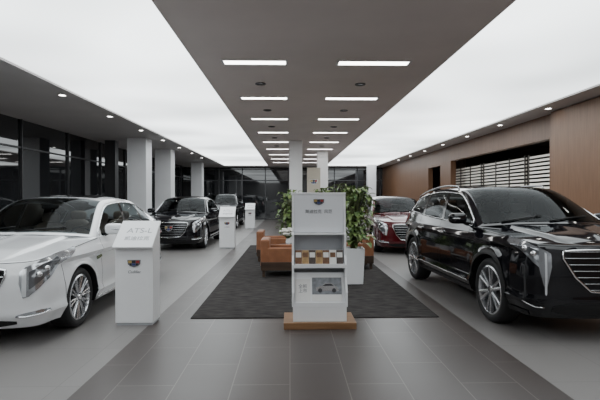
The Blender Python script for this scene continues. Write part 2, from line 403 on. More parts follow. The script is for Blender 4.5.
SEDAN = dict(L=4.68, W=.90, wh=(.87,3.66), R=.335, Ra=.375, rimr=.25, cz=.825,
    plan=[(0,0),(.3,.012),(.56,.05),(.745,.12),(.835,.255),(.866,.48),(.886,.9),(.895,1.4),(.90,2.3),(.895,3.3),(.87,3.95),(.80,4.38),(.66,4.58),(.36,4.665),(0,4.68)],
    zsh=[(0,.835),(.15,.855),(.45,.895),(.9,.938),(1.4,.97),(2.2,.98),(3.3,1.01),(4.0,1.045),(4.5,1.06),(4.68,1.06)],
    zlow=[(0,.19),(.5,.20),(1.3,.21),(3.2,.22),(4.2,.25),(4.68,.28)],
    side=[(.15,.075),(.26,.045),(.335,.002),(.40,.026),(.55,.020),(.68,.032),(.765,.050),(.825,.0),(.88,.030),(.96,.062),(1.07,.10)],
    front=[(.15,.10),(.24,.035),(.34,0),(.52,0),(.66,.008),(.74,.022),(.80,.045),(.84,.075),(.87,.10),(.90,.12)],
    rear=[(.15,.12),(.3,.02),(.5,0),(.75,.03),(.95,.02),(1.06,.04)],
    ribs=[(1.36,None,None,None,1.12,1.025),(2.0,2.13,.63,1.40,1.98,1.455),(2.6,2.62,.65,1.435,2.6,1.495),(3.15,3.12,.635,1.40,3.15,1.465),(3.68,3.62,.62,1.28,3.72,1.335),(4.16,None,None,None,4.24,1.085)],
    hdr=(1,3), crown=[(0,0),(.15,.014),(.6,.022),(1.4,.034),(1.9,.045),(3.8,.03),(4.3,.03),(4.68,0)],
    doors=(1.42,2.46,3.36), bump=.5, rbump=4.12, win=[(1.56,2.42),(2.50,3.26),(3.32,3.74)], cowl=1.5, deck=4.05,
    grille=[(0,.36,.78),(.30,.39,.78),(.42,.52,.775),(.50,.70,.765)], gemb=.61,
    head=[(.625,.63,.74),(.66,.49,.778),(.71,.505,.80),(.86,.625,.845),(1.10,.755,.888),(1.42,.885,.926)],
    drl=[(.650,.52,.76),(.668,.50,.77),(.690,.51,.775)],
    fog=[(.60,.315,.330),(.68,.31,.35),(.82,.325,.37),(.92,.35,.362)], intake=[(0,.205,.285),(.42,.21,.285),(.60,.235,.265)], handles=(2.28,3.2), hz=.825, dz=0)
SUV = dict(L=4.80, W=.955, wh=(.93,3.79), R=.375, Ra=.425, rimr=.282, cz=.965,
    plan=[(0,0),(.34,.01),(.62,.045),(.82,.115),(.905,.25),(.93,.50),(.942,.95),(.95,1.5),(.955,2.4),(.95,3.4),(.935,4.0),(.885,4.45),(.76,4.69),(.4,4.785),(0,4.80)],
    zsh=[(0,.985),(.15,1.0),(.45,1.037),(.95,1.073),(1.4,1.10),(2.2,1.115),(3.3,1.155),(4.1,1.21),(4.6,1.24),(4.80,1.24)],
    zlow=[(0,.24),(.5,.25),(1.35,.27),(3.3,.28),(4.3,.31),(4.80,.36)],
    side=[(.2,.075),(.32,.045),(.42,.002),(.48,.030),(.64,.022),(.80,.034),(.895,.058),(.965,.0),(1.02,.030),(1.12,.064),(1.26,.11)],
    front=[(.2,.10),(.29,.035),(.4,0),(.66,0),(.82,.008),(.90,.020),(.955,.042),(.995,.07),(1.03,.10),(1.06,.12)],
    rear=[(.2,.12),(.36,.02),(.6,0),(.9,.03),(1.1,.03),(1.26,.06)],
    ribs=[(1.30,None,None,None,1.06,1.145),(2.10,2.24,.69,1.565,2.08,1.61),(2.8,2.84,.715,1.592,2.8,1.635),(3.7,3.66,.695,1.525,3.7,1.58),(4.42,4.34,.64,1.40,4.45,1.485),(4.72,None,None,None,4.76,1.26)],
    hdr=(1,4), crown=[(0,0),(.15,.010),(.6,.018),(1.4,.032),(1.9,.04),(3.8,.03),(4.3,.03),(4.80,0)],
    doors=(1.46,2.48,3.42), bump=.48, rbump=4.26, win=[(1.54,2.44),(2.52,3.36),(3.44,4.16)], cowl=1.48, deck=4.5,
    grille=[(0,.50,.94),(.32,.53,.94),(.47,.67,.935),(.58,.85,.925)], gemb=.78,
    head=[(.69,.77,.90),(.735,.56,.928),(.765,.58,.942),(.81,.765,.962),(.92,.855,.99),(1.07,.925,1.018),(1.28,.995,1.045)],
    drl=[(.735,.50,.90),(.744,.48,.91),(.754,.50,.915)],
    fog=[(.76,.36,.40),(.84,.36,.43),(.93,.39,.44),(.97,.41,.43)], intake=[(0,.27,.40),(.5,.28,.41),(.68,.32,.37)], handles=(2.3,3.25), hz=.945, dz=.14)

def make_car(P, paint, label, loc, rz=0, rim='multi', suv=False, seatm='cabin', bar='chrome'):
    L = P['L']; pl = P['plan']
    # dense plan outline (Catmull-Rom)
    ext = [(-pl[1][0], pl[1][1])]+pl+[(-pl[-2][0], pl[-2][1])]
    D = []
    for i in range(1, len(ext)-2):
        p0, p1, p2, p3 = (np.array(ext[j], float) for j in (i-1,i,i+1,i+2))
        for t in np.linspace(0, 1, 24, endpoint=False):
            D.append(.5*(2*p1+(p2-p0)*t+(2*p0-5*p1+4*p2-p3)*t*t+(3*p1-p0-3*p2+p3)*t**3))
    D.append(np.array(pl[-1], float)); D = np.array(D)
    D[:,1] = np.maximum.accumulate(D[:,1]+np.arange(len(D))*1e-7)
    S = np.concatenate([[0], np.cumsum(np.hypot(*np.diff(D, axis=0).T))]); SM = S[-1]
    T = np.gradient(D, S, axis=0); T /= np.linalg.norm(T, axis=1)[:,None]
    NX, NT = T[:,1], -T[:,0]; NX[0] = NX[-1] = 0
    s_t = lambda t: float(np.interp(t, D[:,1], S))
    t_s = lambda s: float(np.interp(abs(s), S, D[:,1]))
    fsh, flow, ffr, frr = (pchip(P[k]) for k in ('zsh','zlow','front','rear'))
    sz, sd_ = [k[0] for k in P['side']], [k[1] for k in P['side']]
    fside = lambda z: float(np.interp(z, sz, sd_))
    wh, R, Ra = P['wh'], P['R'], P['Ra']
    zsh = lambda s: fsh(t_s(s))
    def zlow(s):
        t = t_s(s); z = flow(t)
        for tc in wh:
            if abs(t-tc) < Ra: z = max(z, R+math.sqrt(Ra*Ra-(t-tc)**2))
        return z
    def sm(x): x = min(max(x,0),1); return x*x*(3-2*x)
    def W_(s, z, off=0):
        a = abs(s); sg = -1 if s < 0 else 1
        x = float(np.interp(a,S,D[:,0])); t = float(np.interp(a,S,D[:,1])); nx = float(np.interp(a,S,NX)); n_t = float(np.interp(a,S,NT))
        d = fside(z)*(.25+.75*sm(t/.5))+ffr(z)*sm(1-t/.8)+frr(z)*sm(1-(L-t)/.7)
        for tc in wh:
            q = math.hypot(t-tc, z-R); d -= .022*math.exp(-((q-Ra)/.07)**2)
        d -= off
        return Vector((sg*(x-nx*d), t-n_t*d-L/2, z))
    st = list(np.arange(0, SM, .05))+[SM]
    for tc in wh:
        for th in np.linspace(-PI/2, PI/2, 25): st.append(s_t(tc+Ra*.9999*math.sin(th)))
        st += [s_t(tc-Ra-.001), s_t(tc+Ra+.001)]
    st = sorted(st)
    root = thing('car', label, 'car', loc, rz)
    def stations(a, b):
        r = [a]+[q for q in st if a < q < b]+[b] if a >= 0 else sorted({-q for q in st if 0 <= q < -a}|{q for q in st if 0 <= q < b}|{a, b})
        out = [r[0]]
        for q in r[1:]:
            if q-out[-1] > 5e-4: out.append(q)
        return out
    def panel(name, a, b, side, m, off=0, lip=0):
        g = []
        for s in stations(a, b):
            z0, z1 = zlow(s), zsh(s); zc = min(P['cz'], z1-.02)
            zs_ = [z0+(zc-z0)*v/20 for v in range(21)]+[zc+(z1-zc)*v/7 for v in range(1,8)]
            g.append([tuple(W_(s*side, z, off)) for z in zs_])
        mb = MB(); mb.grid(g)
        return mb, g
    # inner dark shell with wheel wells
    mb = MB()
    for side in (-1, 1):
        _, g = panel('x', 0, SM, side, None, -.014)
        for r in g:
            p = r[0]; t = p[1]+L/2; dx = .30*side if abs(p[0]) > .45 else 0
            r.insert(0, (p[0]-dx, p[1]+(0.15 if t < .3 else 0), p[2]))
        mb.grid(g)
    mb.box(-P['W']+.3, P['W']-.3, -L/2+.35, L/2-.35, .2, .62)
    mb.build('body_shell', M['black'], root, smooth=True, angle=35)
    g_ = .004; d0, d1, d2 = P['doors']; bu, rb = P['bump'], P['rbump']; AN = 22
    panel('front_bumper', -s_t(bu)+g_, s_t(bu)-g_, 1, paint)[0].build('front_bumper', paint, root, smooth=True, angle=AN)
    for side in (-1, 1):
        for nm, a, b in (('front_fender',bu,d0),('front_door',d0,d1),('rear_door',d1,d2),('rear_quarter',d2,rb)):
            panel(nm, s_t(a)+g_, s_t(b)-g_, side, paint)[0].build(nm, paint, root, smooth=True, angle=AN)
    mb = MB()
    for side in (-1,1): mb.grid(panel('rb', s_t(rb)+g_, SM, side, paint)[1])
    mb.build('rear_bumper', paint, root, smooth=True, angle=AN)
    # bonnet / boot lid
    fcr = pchip(P['crown'])
    us = sorted({round(q,3) for q in np.linspace(-1,1,33)}|{s*q for s in (-1,1) for q in (.58,.615,.635,.66,.05)})
    def lid(name, a, b, m, drop=0):
        g = []
        for s in stations(a, b):
            s = max(s, .002); s = min(s, SM-.002)
            p = W_(s, zsh(s)); t = t_s(s); cr = fcr(t); row = []
            for u in us:
                au = abs(u)
                rd = sm(t/.4)*sm((1.9-t)/.4)*(.030*(1-sm((au-.60)/.06))+.012*max(0,1-au/.12))
                row.append((p.x*u, p.y, p.z+cr*(1-au**2.4)+rd-drop))
            g.append(row)
        mb = MB(); mb.grid(g); return mb.build(name, m, root, smooth=True, angle=16)
    lid('bonnet', 0, s_t(P['cowl']), paint)
    lid('boot_lid', s_t(P['deck']), SM, paint)
    # greenhouse
    comp = [[],[],[],[],[],[]]
    for k, rb_ in enumerate(P['ribs']):
        bt, rt, rx, rz_, ct, cz = rb_
        if rt is None:
            q = W_(s_t(bt), zsh(s_t(bt))); rt, rx, rz_ = bt, q.x-.02, q.z
        for c, v in zip(comp, (bt, rt, rx, rz_, ct, cz)): c.append((k, v))
    fb, frt, frx, frz, fct, fcz = (pchip(c) for c in comp); K = len(comp[0])-1
    def k_t(t):
        lo, hi = 0., float(K)
        for _ in range(40):
            mid = (lo+hi)/2
            if fb(mid) < t: lo = mid
            else: hi = mid
        return lo
    def gs(k, v, side, off=0):
        bt = fb(k); s = s_t(bt); q = W_(s, zsh(s)); bx, bz = q.x-.02, q.z-.012
        rt, rx, rz_ = frt(k), frx(k), frz(k)
        bul = .10*max(rz_-bz, 0)*v*(1-v)
        return (side*(bx+(rx-bx)*v+bul+off), bt+(rt-bt)*v-L/2, bz+(rz_-bz)*v+off*.25)
    def gt(k, w_, off=0):
        e = 1-abs(w_)**3
        return (w_*(frx(k)), frt(k)+(fct(k)-frt(k))*e-L/2-off*.4*(1 if k < 1.5 else -1 if k > K-1.5 else 0), frz(k)+(fcz(k)-frz(k))*e+off)
    h0, h1 = P['hdr']
    VA, VB, WF, WR = .07, .87, .92, .88
    kw = [(k_t(a), k_t(b)) for a, b in P['win']]
    kf = (.06, h0-.02); kr = (h1+.1, K-.08)
    kk = sorted(set(np.linspace(0, K, 15*K+1).tolist()+[q for p in kw for q in p]+list(kf)+list(kr)))
    vs_ = [0, VA]+[VA+(VB-VA)*i/6 for i in range(1,6)]+[VB, .94, 1]
    ws_ = sorted({-WF,WF,-WR,WR}|{-1+i/12 for i in range(1,24) if abs(-1+i/12) < .87})
    cols = [('a',v) for v in vs_]+[('t',x_) for x_ in ws_]+[('b',v) for v in reversed(vs_)]
    g = [[gs(k,v,-1) if c == 'a' else gs(k,v,1) if c == 'b' else gt(k,v) for c, v in cols] for k in kk]
    def keep(i, j):
        k = (kk[i]+kk[i+1])/2; (c0, v0), (c1, v1) = cols[j], cols[j+1]
        if c0 != c1: return True
        v = (v0+v1)/2
        if c0 == 't': return not ((kf[0] < k < kf[1] and abs(v) < WF) or (kr[0] < k < kr[1] and abs(v) < WR))
        return not (VA < v < VB and any(a < k < b for a, b in kw))
    mb = MB(); mb.grid(g, 0, keep); mb.build('roof_and_pillars', paint, root, smooth=True, angle=50)
    def topglass(name, k0, k1, wmax, m):
        gr = [[gt(k, wmax*(-1+i/12), .005) for i in range(25)] for k in np.linspace(k0, k1, 16)]
        mb = MB(); mb.grid(gr); return mb.build(name, m, root, smooth=True)
    ws = topglass('windscreen', kf[0]-.01, kf[1]+.015, WF+.01, M['glass'])
    topglass('rear_windscreen', kr[0]-.01, kr[1]+.01, WR+.01, M['glass'])
    topglass('sunroof', h0+.25, h0+1.25, .72, M['gloss'])
    for w0, w1 in ((-.05,.62),(-.72,-.12)):
        mb = MB(); mb.tube([gt(.05, w0, .012)]+[gt(.05+.10*i/6, w0+(w1-w0)*i/6, .016) for i in range(1,7)], .009, 6); mb.build('wiper', M['black'], root, smooth=True)
    # cabin
    dz = P['dz']; sw = L/2
    mb = MB(); mb.superell((0, P['ribs'][0][0]+.33-sw, .80+dz), (.68,.28,.14), .5); mb.build('dashboard', M['cabin'], root, smooth=True)
    mb = MB(); mb.lathe([(.014*math.sin(a), .17+.014*math.cos(a)) for a in np.linspace(0, 2*PI, 9)], 'y', 28)
    mb.tube([(-.16,0,0),(.16,0,0)], .014, 6); mb.tube([(0,0,0),(0,-.22,-.04)], .025, 8)
    o = mb.build('steering_wheel', M['black'], root, smooth=True); o.location = (.36, P['ribs'][0][0]+.66-sw, .90+dz); o.rotation_euler = (.4,0,0)
    mb = MB(); q = gt(.78, 0, 0); mb.superell((q[0], q[1]+.06, q[2]-.07), (.12,.02,.035), .6); mb.build('rear_view_mirror', M['black'], root, smooth=True)
    for x_, t_ in ((-.36,2.2),(.36,2.2),(-.36,3.1),(.36,3.1)):
        mb = MB(); mb.superell((x_, t_-sw, .48+dz), (.25,.27,.10), .5)
        P_ = Vector((x_, t_+.27-sw, .78+dz)); mb2 = MB(); mb2.superell((0,0,0), (.24,.07,.32), .6)
        mb.add([(P_.x+a, P_.y+b_+.25*c_, P_.z+c_) for a, b_, c_ in mb2.v], mb2.f)
        so = mb.build('seat', M[seatm], root, smooth=True)
        mb = MB(); mb.superell((x_, t_+.38-sw, 1.16+dz), (.13,.05,.08), .6); mb.build('headrest', M[seatm], so, smooth=True)
    for side in (-1, 1):
        for nm, (k0, k1) in zip(('front_window','rear_window','quarter_window'), kw):
            gr = [[gs(k, VA-.01+(VB-VA+.02)*i/8, side, .005) for i in range(9)] for k in np.linspace(k0-.01, k1+.01, 12)]
            mb = MB(); mb.grid(gr); mb.build(nm, M['glass'], root, smooth=True)
        for a, b_ in ((kw[0][1], kw[1][0]), (kw[1][1], kw[2][0])):
            gr = [[gs(k, .05+.84*i/8, side, .008) for i in range(9)] for k in np.linspace(a-.01, b_+.01, 4)]
            mb = MB(); mb.grid(gr); mb.build('window_pillar', M['gloss'], root, smooth=True)
        ka, kb = k_t(P['win'][0][0]-.1), k_t(P['win'][2][1]+.04)
        mb = MB()
        mb.tube([gs(k, .045, side, .008) for k in np.linspace(ka, kb, 40)]+[gs(k, .90, side, .008) for k in np.linspace(kb, ka, 40)]+[gs(ka, .045, side, .008)], .008 if suv else .010, 6)
        mb.build('window_trim', M['chrome'], root, smooth=True)
        if suv:
            mb = MB(); ra = [gt(k, .95*side, .045) for k in np.linspace(h0+.35, h1-.1, 24)]
            mb.tube([gt(h0+.25, .95*side, .0)]+ra+[gt(h1, .95*side, 0)], .012, 8); mb.build('roof_rail', M['dchrome'], root, smooth=True)
        # door mirror
        q = gs(k_t(P['win'][0][0]+.06), .12, side)
        mb = MB(); mb.superell((q[0]+side*.15, q[1]-.02, q[2]+.07), (.115,.065,.072), .6); mo = mb.build('door_mirror', paint, root, smooth=True)
        mb = MB(); mb.tube([(q[0]-side*.02, q[1], q[2]-.02), (q[0]+side*.05, q[1], q[2]+.01), (q[0]+side*.12, q[1]-.01, q[2]+.05)], [.03,.022,.025], 8); mb.build('mirror_arm', M['black'], mo, smooth=True)
        mb = MB(); mb.superell((q[0]+side*.15, q[1]+.042, q[2]+.07), (.095,.006,.056), .5); mb.v = [(a, b_+.018, c) for a, b_, c in mb.v]; mb.build('mirror_glass', M['chrome'], mo, smooth=True)
        mb = MB(); mb.superell((q[0]+side*.19, q[1]-.083, q[2]+.07), (.055,.004,.007), .6); mb.build('indicator', M['silver'], mo, smooth=True)
    # patches on the wall
    def patch(name, keys, m, off=.006, side=1, nz=8, parent=root, sym=False, ds=.02):
        xs = [k[0] for k in keys]; a, b_ = xs[0], xs[-1]
        if sym: ss = np.linspace(-b_, b_, max(4, int(2*b_/ds)))
        else: ss = np.array(sorted(set(np.linspace(a, b_, max(4, int((b_-a)/ds))).tolist()+xs)))
        lo = lambda s: np.interp(abs(s), xs, [k[1] for k in keys]); hi = lambda s: np.interp(abs(s), xs, [k[2] for k in keys])
        gr = [[tuple(W_(s*side, lo(s)+(hi(s)-lo(s))*i/nz, off)) for i in range(nz+1)] for s in ss]
        mb = MB(); mb.grid(gr)
        bd = [(s*side, lo(s)) for s in ss]+[(ss[-1]*side, lo(ss[-1])+(hi(ss[-1])-lo(ss[-1]))*i/nz) for i in range(1,nz+1)]+[(s*side, hi(s)) for s in ss[::-1][1:]]+[(ss[0]*side, hi(ss[0])-(hi(ss[0])-lo(ss[0]))*i/nz) for i in range(1,nz+1)]
        mb.grid([[tuple(W_(s,z,off)) for s,z in bd],[tuple(W_(s,z,-.01)) for s,z in bd]])
        return mb.build(name, m, parent, smooth=True, angle=40)
    def wtube(name, pts, r, m, off=.008, parent=root, step=.03):
        out = []
        for (s0,z0),(s1,z1) in zip(pts, pts[1:]):
            n = max(1, int(math.hypot(s1-s0,z1-z0)/step))
            out += [W_(s0+(s1-s0)*i/n, z0+(z1-z0)*i/n, off) for i in range(n)]
        out.append(W_(*pts[-1], off)); mb = MB(); mb.tube(out, r, 6); return mb.build(name, m, parent, smooth=True)
    sA = s_t(1.36)
    wtube('bonnet_seam', [(q, zsh(q)-.012) for q in np.linspace(-sA, sA, 81)], .0035, M['black'], .0015)
    gk = P['grille']
    gr = patch('grille', gk, M['gloss'], .004, sym=True)
    top = [(s, hi) for s, lo, hi in gk]; bot = [(s, lo) for s, lo, hi in gk]
    outl = [(-s, z) for s, z in reversed(top)]+top[1:]+list(reversed(bot))+[(-s, z) for s, z in bot[1:]]+[(-top[-1][0], top[-1][1])]
    wtube('grille_surround', outl, .013 if bar == 'chrome' else .011, M['chrome'], .008, gr)
    zb, zt = gk[0][1], gk[0][2]
    nb = 7
    for i in range(nb):
        z = zb+(zt-zb)*(i+.7)/nb
        xs = [k[0] for k in gk]; lo = [k[1] for k in gk]
        smax = float(np.interp(z, lo, xs)) if z < lo[-1] else xs[-1]
        smax -= .012
        if smax > .05 and z < zt-.015: wtube('grille_bar', [(-smax, z), (smax, z)], .0060 if bar == 'chrome' else .0048, M[bar], .008, gr)
    q = W_(0, P['gemb'], .03); crest('emblem', .22, gr, (0, q.y, q.z))
    patch('lower_intake', P['intake'], M['black'], .006, sym=True)
    for side in (-1, 1):
        hl = patch('headlight', P['head'], M['lamps'] if suv else M['lamp'], .007, side)
        hk = P['head']
        inn = [(s, lo+(hi-lo)*.22, hi-(hi-lo)*.20) for s, lo, hi in (hk[3:-1] if suv else hk[2:-1])]
        patch('lamp_housing', inn, M['lampd'], .010, side, parent=hl)
        for s in (hk[-3][0]-.05, hk[-3][0]+.06):
            lo = np.interp(s, [k[0] for k in hk], [k[1] for k in hk]); hi = np.interp(s, [k[0] for k in hk], [k[2] for k in hk])
            c = W_(s*side, (lo+hi)/2, .002); mb = MB(); mb.superell(tuple(c), (.032,.032,.032), 1.0); mb.build('projector_lens', M['chrome'], hl, smooth=True)
        patch('light_strip', P['drl'], M['drl'], .011, side, parent=hl, ds=.006, nz=16)
        fg = patch('fog_lamp', P['fog'], M['gloss'] if suv else M['lamp'], .008, side)
        fk = P['fog']; wtube('fog_trim', [(k[0]*side, k[1]) for k in fk], .006, M['chrome'], .012, fg)
        sf = s_t(rb)+.1; zt_ = zsh(sf)
        patch('tail_light', [(sf-.12, zt_-.2, zt_-.06), (sf+.12, zt_-.32, zt_-.04), (sf+.3, zt_-.34, zt_-.06)], M['red_lens'], .008, side)
        for th in P['handles']:
            s = s_t(th); z = P['hz']+.02
            patch('door_handle', [(s-.10, z-.012, z+.012), (s-.08, z-.017, z+.017), (s+.08, z-.017, z+.017), (s+.1, z-.012, z+.012)], M['chrome'] if suv else paint, .028, side)
        s0, s1 = s_t(wh[0]+Ra+.05), s_t(wh[1]-Ra-.05)
        if suv:
            sts = stations(s_t(.2), s_t(L-.2)); keys = [(s, zlow(s), zlow(s)+.055) for s in sts]
            g2 = [[tuple(W_(s*side, lo+(hi-lo)*i/3, .010)) for i in range(4)] for s, lo, hi in keys]
            mb = MB(); mb.grid(g2); mb.build('lower_cladding', M['black'], root, smooth=True, angle=40)
            wtube('sill_trim', [(s0*side, .40), (s1*side, .42)], .009, M['dchrome'], .012)
        else:
            wtube('sill_trim', [(s0*side, .25), (s1*side, .26)], .012, M['paint_black'] if paint != M['paint_white'] else M['silver'], .012)
        sv = s_t(wh[0]+Ra+.04); zz = P['hz']-.10
        patch('fender_vent', [(sv, zz-.02, zz+.02), (sv+.16, zz+.0, zz+.03)], M['chrome'], .009, side)
    # wheels
    rr = P['rimr']
    first = None
    for i, tc in enumerate(wh):
        for side in (-1, 1):
            if first is None:
                mb = MB()
                mb.lathe([(.0,rr*.98),(-.02,rr+.004),(.005,rr+.004),(.012,rr-.012),(-.03,rr-.025),(-.10,rr-.035),(-.2,rr-.02),(-.21,rr)], 'x', 48)
                mb.lathe([(.0,.055),(.004,.05),(-.06,.05)], 'x', 24); mb.lathe([(.0,.056),(-.05,.062)], 'x', 24)
                ns = 10 if rim == 'multi' else 6
                for j in range(ns):
                    for dd in ((-.11,.11) if rim == 'multi' else (-.17,.17)):
                        a0 = 2*PI*j/ns+dd*.5; a1 = 2*PI*j/ns+dd
                        ca, sa = math.cos(a0), math.sin(a0); cb, sb = math.cos(a1), math.sin(a1)
                        wd0, wd1 = (.010,.008) if rim == 'multi' else (.019,.016)
                        pts = []
                        for (c_, s_, r_, wd, x_) in ((ca,sa,.045,wd0,-.004),(cb,sb,rr*.6,(wd0+wd1)/2,-.002),(cb,sb,rr-.006,wd1,.006)):
                            pts.append([(x_, r_*c_-wd*s_, r_*s_+wd*c_), (x_+.008, r_*c_, r_*s_), (x_, r_*c_+wd*s_, r_*s_-wd*c_), (x_-.035, r_*c_+wd*s_, r_*s_-wd*c_), (x_-.035, r_*c_-wd*s_, r_*s_+wd*c_), (x_, r_*c_-wd*s_, r_*s_+wd*c_)])
                        mb.grid(pts)
                rim_o = mb.build('wheel', M['silver'], root, smooth=True, angle=35)
                mb = MB()
                mb.lathe([(.002,rr+.002),(.016,rr+.02),(.020,(rr+R)/2),(.012,R-.018),(-.01,R-.002),(-.10,R),(-.19,R-.002),(-.215,R-.02),(-.22,rr)], 'x', 56); mb.build('tyre', M['tyre'], rim_o, smooth=True, angle=50)
                mb = MB(); mb.lathe([(.010,.0005),(.010,.028),(.0,.032)], 'x', 20); mb.build('hub_cap', M['chrome'], rim_o, smooth=True, angle=40)
                mb = MB(); mb.lathe([(-.07,.06),(-.07,rr*.70),(-.09,rr*.70)], 'x', 32); mb.build('brake_disc', M['mull'], rim_o, smooth=True, angle=40)
                wo = first = rim_o
            else:
                wo = first.copy(); C.objects.link(wo)
                for ch in list(first.children):
                    c = ch.copy(); C.objects.link(c); c.parent = wo
            xo = abs(W_(s_t(tc), R+Ra+.01).x)-.03
            wo.location = (side*xo, tc-L/2, R); wo.rotation_euler = (rnd.uniform(0,1), 0, 0 if side > 0 else PI)
    return root

def front_at(P, xs, wy, side):  # place by aisle-side x and world y of the front wheel
    return (xs-side*P['W'], wy-P['wh'][0]+P['L']/2, 0)
make_car(SEDAN, M['paint_white'], 'white four-door sedan parked nose forward, nearest car on the left', front_at(SEDAN,-2.33,5.28,1), seatm='cabin_light')
make_car(SEDAN, M['paint_black'], 'glossy black sedan parked directly behind the white sedan', front_at(SEDAN,-2.38,13.4,1), bar='dchrome')
make_car(SUV, M['paint_dark'], 'dark car parked farthest back in the left row', front_at(SUV,-2.42,21.6,1), suv=True, bar='dchrome')
make_car(SUV, M['paint_black'], 'large glossy black crossover with roof rails, nearest car on the right', front_at(SUV,2.24,5.42,-1), math.radians(2.5), 'six', True, bar='dchrome')
make_car(SEDAN, M['paint_red'], 'dark red sedan parked behind the black crossover on the right', front_at(SEDAN,2.2,12.4,-1), bar='dchrome')

# ------------------------------------------------------------------ kiosks
def kiosk(loc, lab):
    t = thing('information_kiosk', lab, 'kiosk', loc, 0, 'white information kiosks along the left aisle')
    b = MB(); b.prism_x([(-.13,.03),(.15,.03),(.15,1.12),(-.13,.90)], -.215, .215); b.build('pedestal', M['white'], t, bevel=.004)
    boxo('plinth', M['greyp'], -.20, .20, -.115, .135, 0, .03, t)
    # sloping reading board
    b = MB(); b.prism_x([(-.19,.885),(.17,1.165),(.155,1.185),(-.205,.905)], -.225, .225); bd = b.build('reading_board', M['white'], t, bevel=.004)
    dy, dz = .36, .28; ang = math.atan2(dz,dy)
    text('lettering', 'ATS-L', .115, M['pale'], bd, (.02,-.205+.24*math.cos(ang),.9065+.24*math.sin(ang)), (ang,0,0))
    text('lettering', '凯迪拉克', .072, M['pale'], bd, (.02,-.205+.12*math.cos(ang),.9065+.12*math.sin(ang)), (ang,0,0))
    crest('crest', .15, t, (.0,-.134,.71), edge='ink', ratio=.56)
    text('lettering', 'Cadillac', .046, M['ink'], t, (.0,-.1315,.60), shear=.25)
    return t
k0 = kiosk((-1.78,5.42,0), 'white slant-topped information kiosk beside the white sedan, nearest the camera')
k1 = dup(k0); k1.location = (-1.80,13.3,0); k1['label'] = 'white information kiosk beside the black sedan, second from the camera'
k2 = dup(k0); k2.location = (-1.84,21.3,0); k2['label'] = 'white information kiosk farthest back in the left aisle'

# ------------------------------------------------------------------ brochure stand
t = thing('brochure_stand', 'white brochure display stand on a wooden base in the middle of the aisle', 'display stand', (.335,5.32,0))
boxo('base', M['woodbase'], -.405, .405, -.24, .24, 0, .075, t, .006)
boxo('plinth', M['white'], -.30, .30, -.19, .17, .075, .24, t, .004)
boxo('back_panel', M['greyp'], -.288, .288, .13, .165, .24, 1.50, t, .004)  # grey colour stands in for the shade inside the shelves
for s in (-1, 1):
    b = MB(); b.prism_x([(-.19,.24),(.165,.24),(.165,1.50),(.035,1.50),(.0,1.06),(-.05,1.04),(-.05,.80),(-.115,.70),(-.115,.56),(-.19,.40)], s*.30-.012, s*.30+.012); b.build('side_panel', M['white'], t, bevel=.003)
hp = boxo('header_panel', M['panelg'], -.287, .287, .025, .05, 1.06, 1.50, t, .004)
b = MB(); b.box(-.312,.312,.02,.17,1.50,1.522); b.build('top', M['white'], t, bevel=.004)
for z, y0 in ((1.035,-.05),(.68,-.115)): boxo('shelf', M['white'], -.287, .287, y0, .13, z, z+.022, t, .003)
boxo('shelf_lip', M['white'], -.287, .287, -.127, -.115, .665, .712, t, .003)
boxo('shelf_lip', M['white'], -.287, .287, -.192, -.18, .235, .29, t, .003)
crest('crest', .125, t, (0,.021,1.41), edge='ink', ratio=.56)
text('lettering', '凯迪拉克  风范', .048, M['ink'], t, (.0,.023,1.285))
# sloping board at the bottom
b = MB(); b.prism_x([(-.178,.242),(-.02,.60),(-.005,.597),(-.16,.242)], -.286, .286); pb = b.build('sloping_board', M['white'], t)
sl = -math.atan2(.158,.358)
def slot_at(x, h): return (.335+x, 5.32-.1785+.158*h/.358, .242+h)
bt = thing('brochure', 'narrow white text leaflet, left one on the lower sloping shelf of the stand', 'brochure', slot_at(-.19, .055), 0, 'brochures on the lower sloping shelf of the stand'); bt.rotation_euler = (sl,0,0)
boxo('pages', M['brochure'], -.085, .085, -.006, 0, 0, .25, bt)
text('lettering', '全新\n上市', .05, M['ink'], bt, (0,-.0075,.15))
bt = thing('brochure', 'wide leaflet with a car picture on the lower sloping shelf of the stand', 'brochure', slot_at(.085, .055), 0, 'brochures on the lower sloping shelf of the stand'); bt.rotation_euler = (sl,0,0)
boxo('pages', M['brochure'], -.17, .17, -.006, 0, 0, .27, bt)
boxo('cover_photo', M['greyprint'], -.168, .168, -.0085, -.006, .075, .268, bt)
sil = [(-.125,.0),(-.125,.038),(-.065,.054),(-.018,.088),(.055,.088),(.095,.054),(.13,.042),(.13,0)]
b = MB(); b.prism_y(sil, -.0115, -.0085, 0)
for xx in (-.078,.08): b.lathe([(-.0135,.0005),(-.0135,.024),(-.009,.024)], 'y', 16, (xx,0,.004), 1)
b.prism_y([(-.055,.055),(-.012,.080),(.05,.080),(.082,.055)], -.0125, -.0115, 1)
o = b.build('car_picture', [M['silver'], M['inkd']], bt); o.location = (0,0,.115)
cn = ['brown','gold','dark','gold','brown','white','dark']
for i in range(7):
    x = -.237+i*.079
    m1 = {'brown':M['brownprint'],'gold':M['goldprint'],'white':M['brochure'],'dark':M['darkprint']}[cn[i]]
    tt = thing('booklet', f'small {cn[i]} brochure on the middle shelf of the stand, {ordn[i]} from the left', 'booklet', (.335+x,5.27,.7025), 0, 'booklets on the middle shelf of the stand')
    b = MB(); b.prism_x([(-.02,0),(.0,0),(.05,.155),(.03,.155)], -.0385, .0385); c = b.build('pages', M['brochure'], tt)
    b = MB(); b.prism_x([(-.0235,0),(-.0205,0),(.0295,.155),(.0265,.155)], -.0385, .0385); b.build('cover', m1, tt)
    b = MB(); b.prism_x([(-.0245+.3226*.075,.075),(-.0230+.3226*.075,.075),(-.0230+.3226*.13,.13),(-.0245+.3226*.13,.13)], -.031, .031); b.build('cover_photo', M['brownprint'] if cn[i] in ('gold','white') else M['creamp'] if 'creamp' in M else M['brochure'], tt)

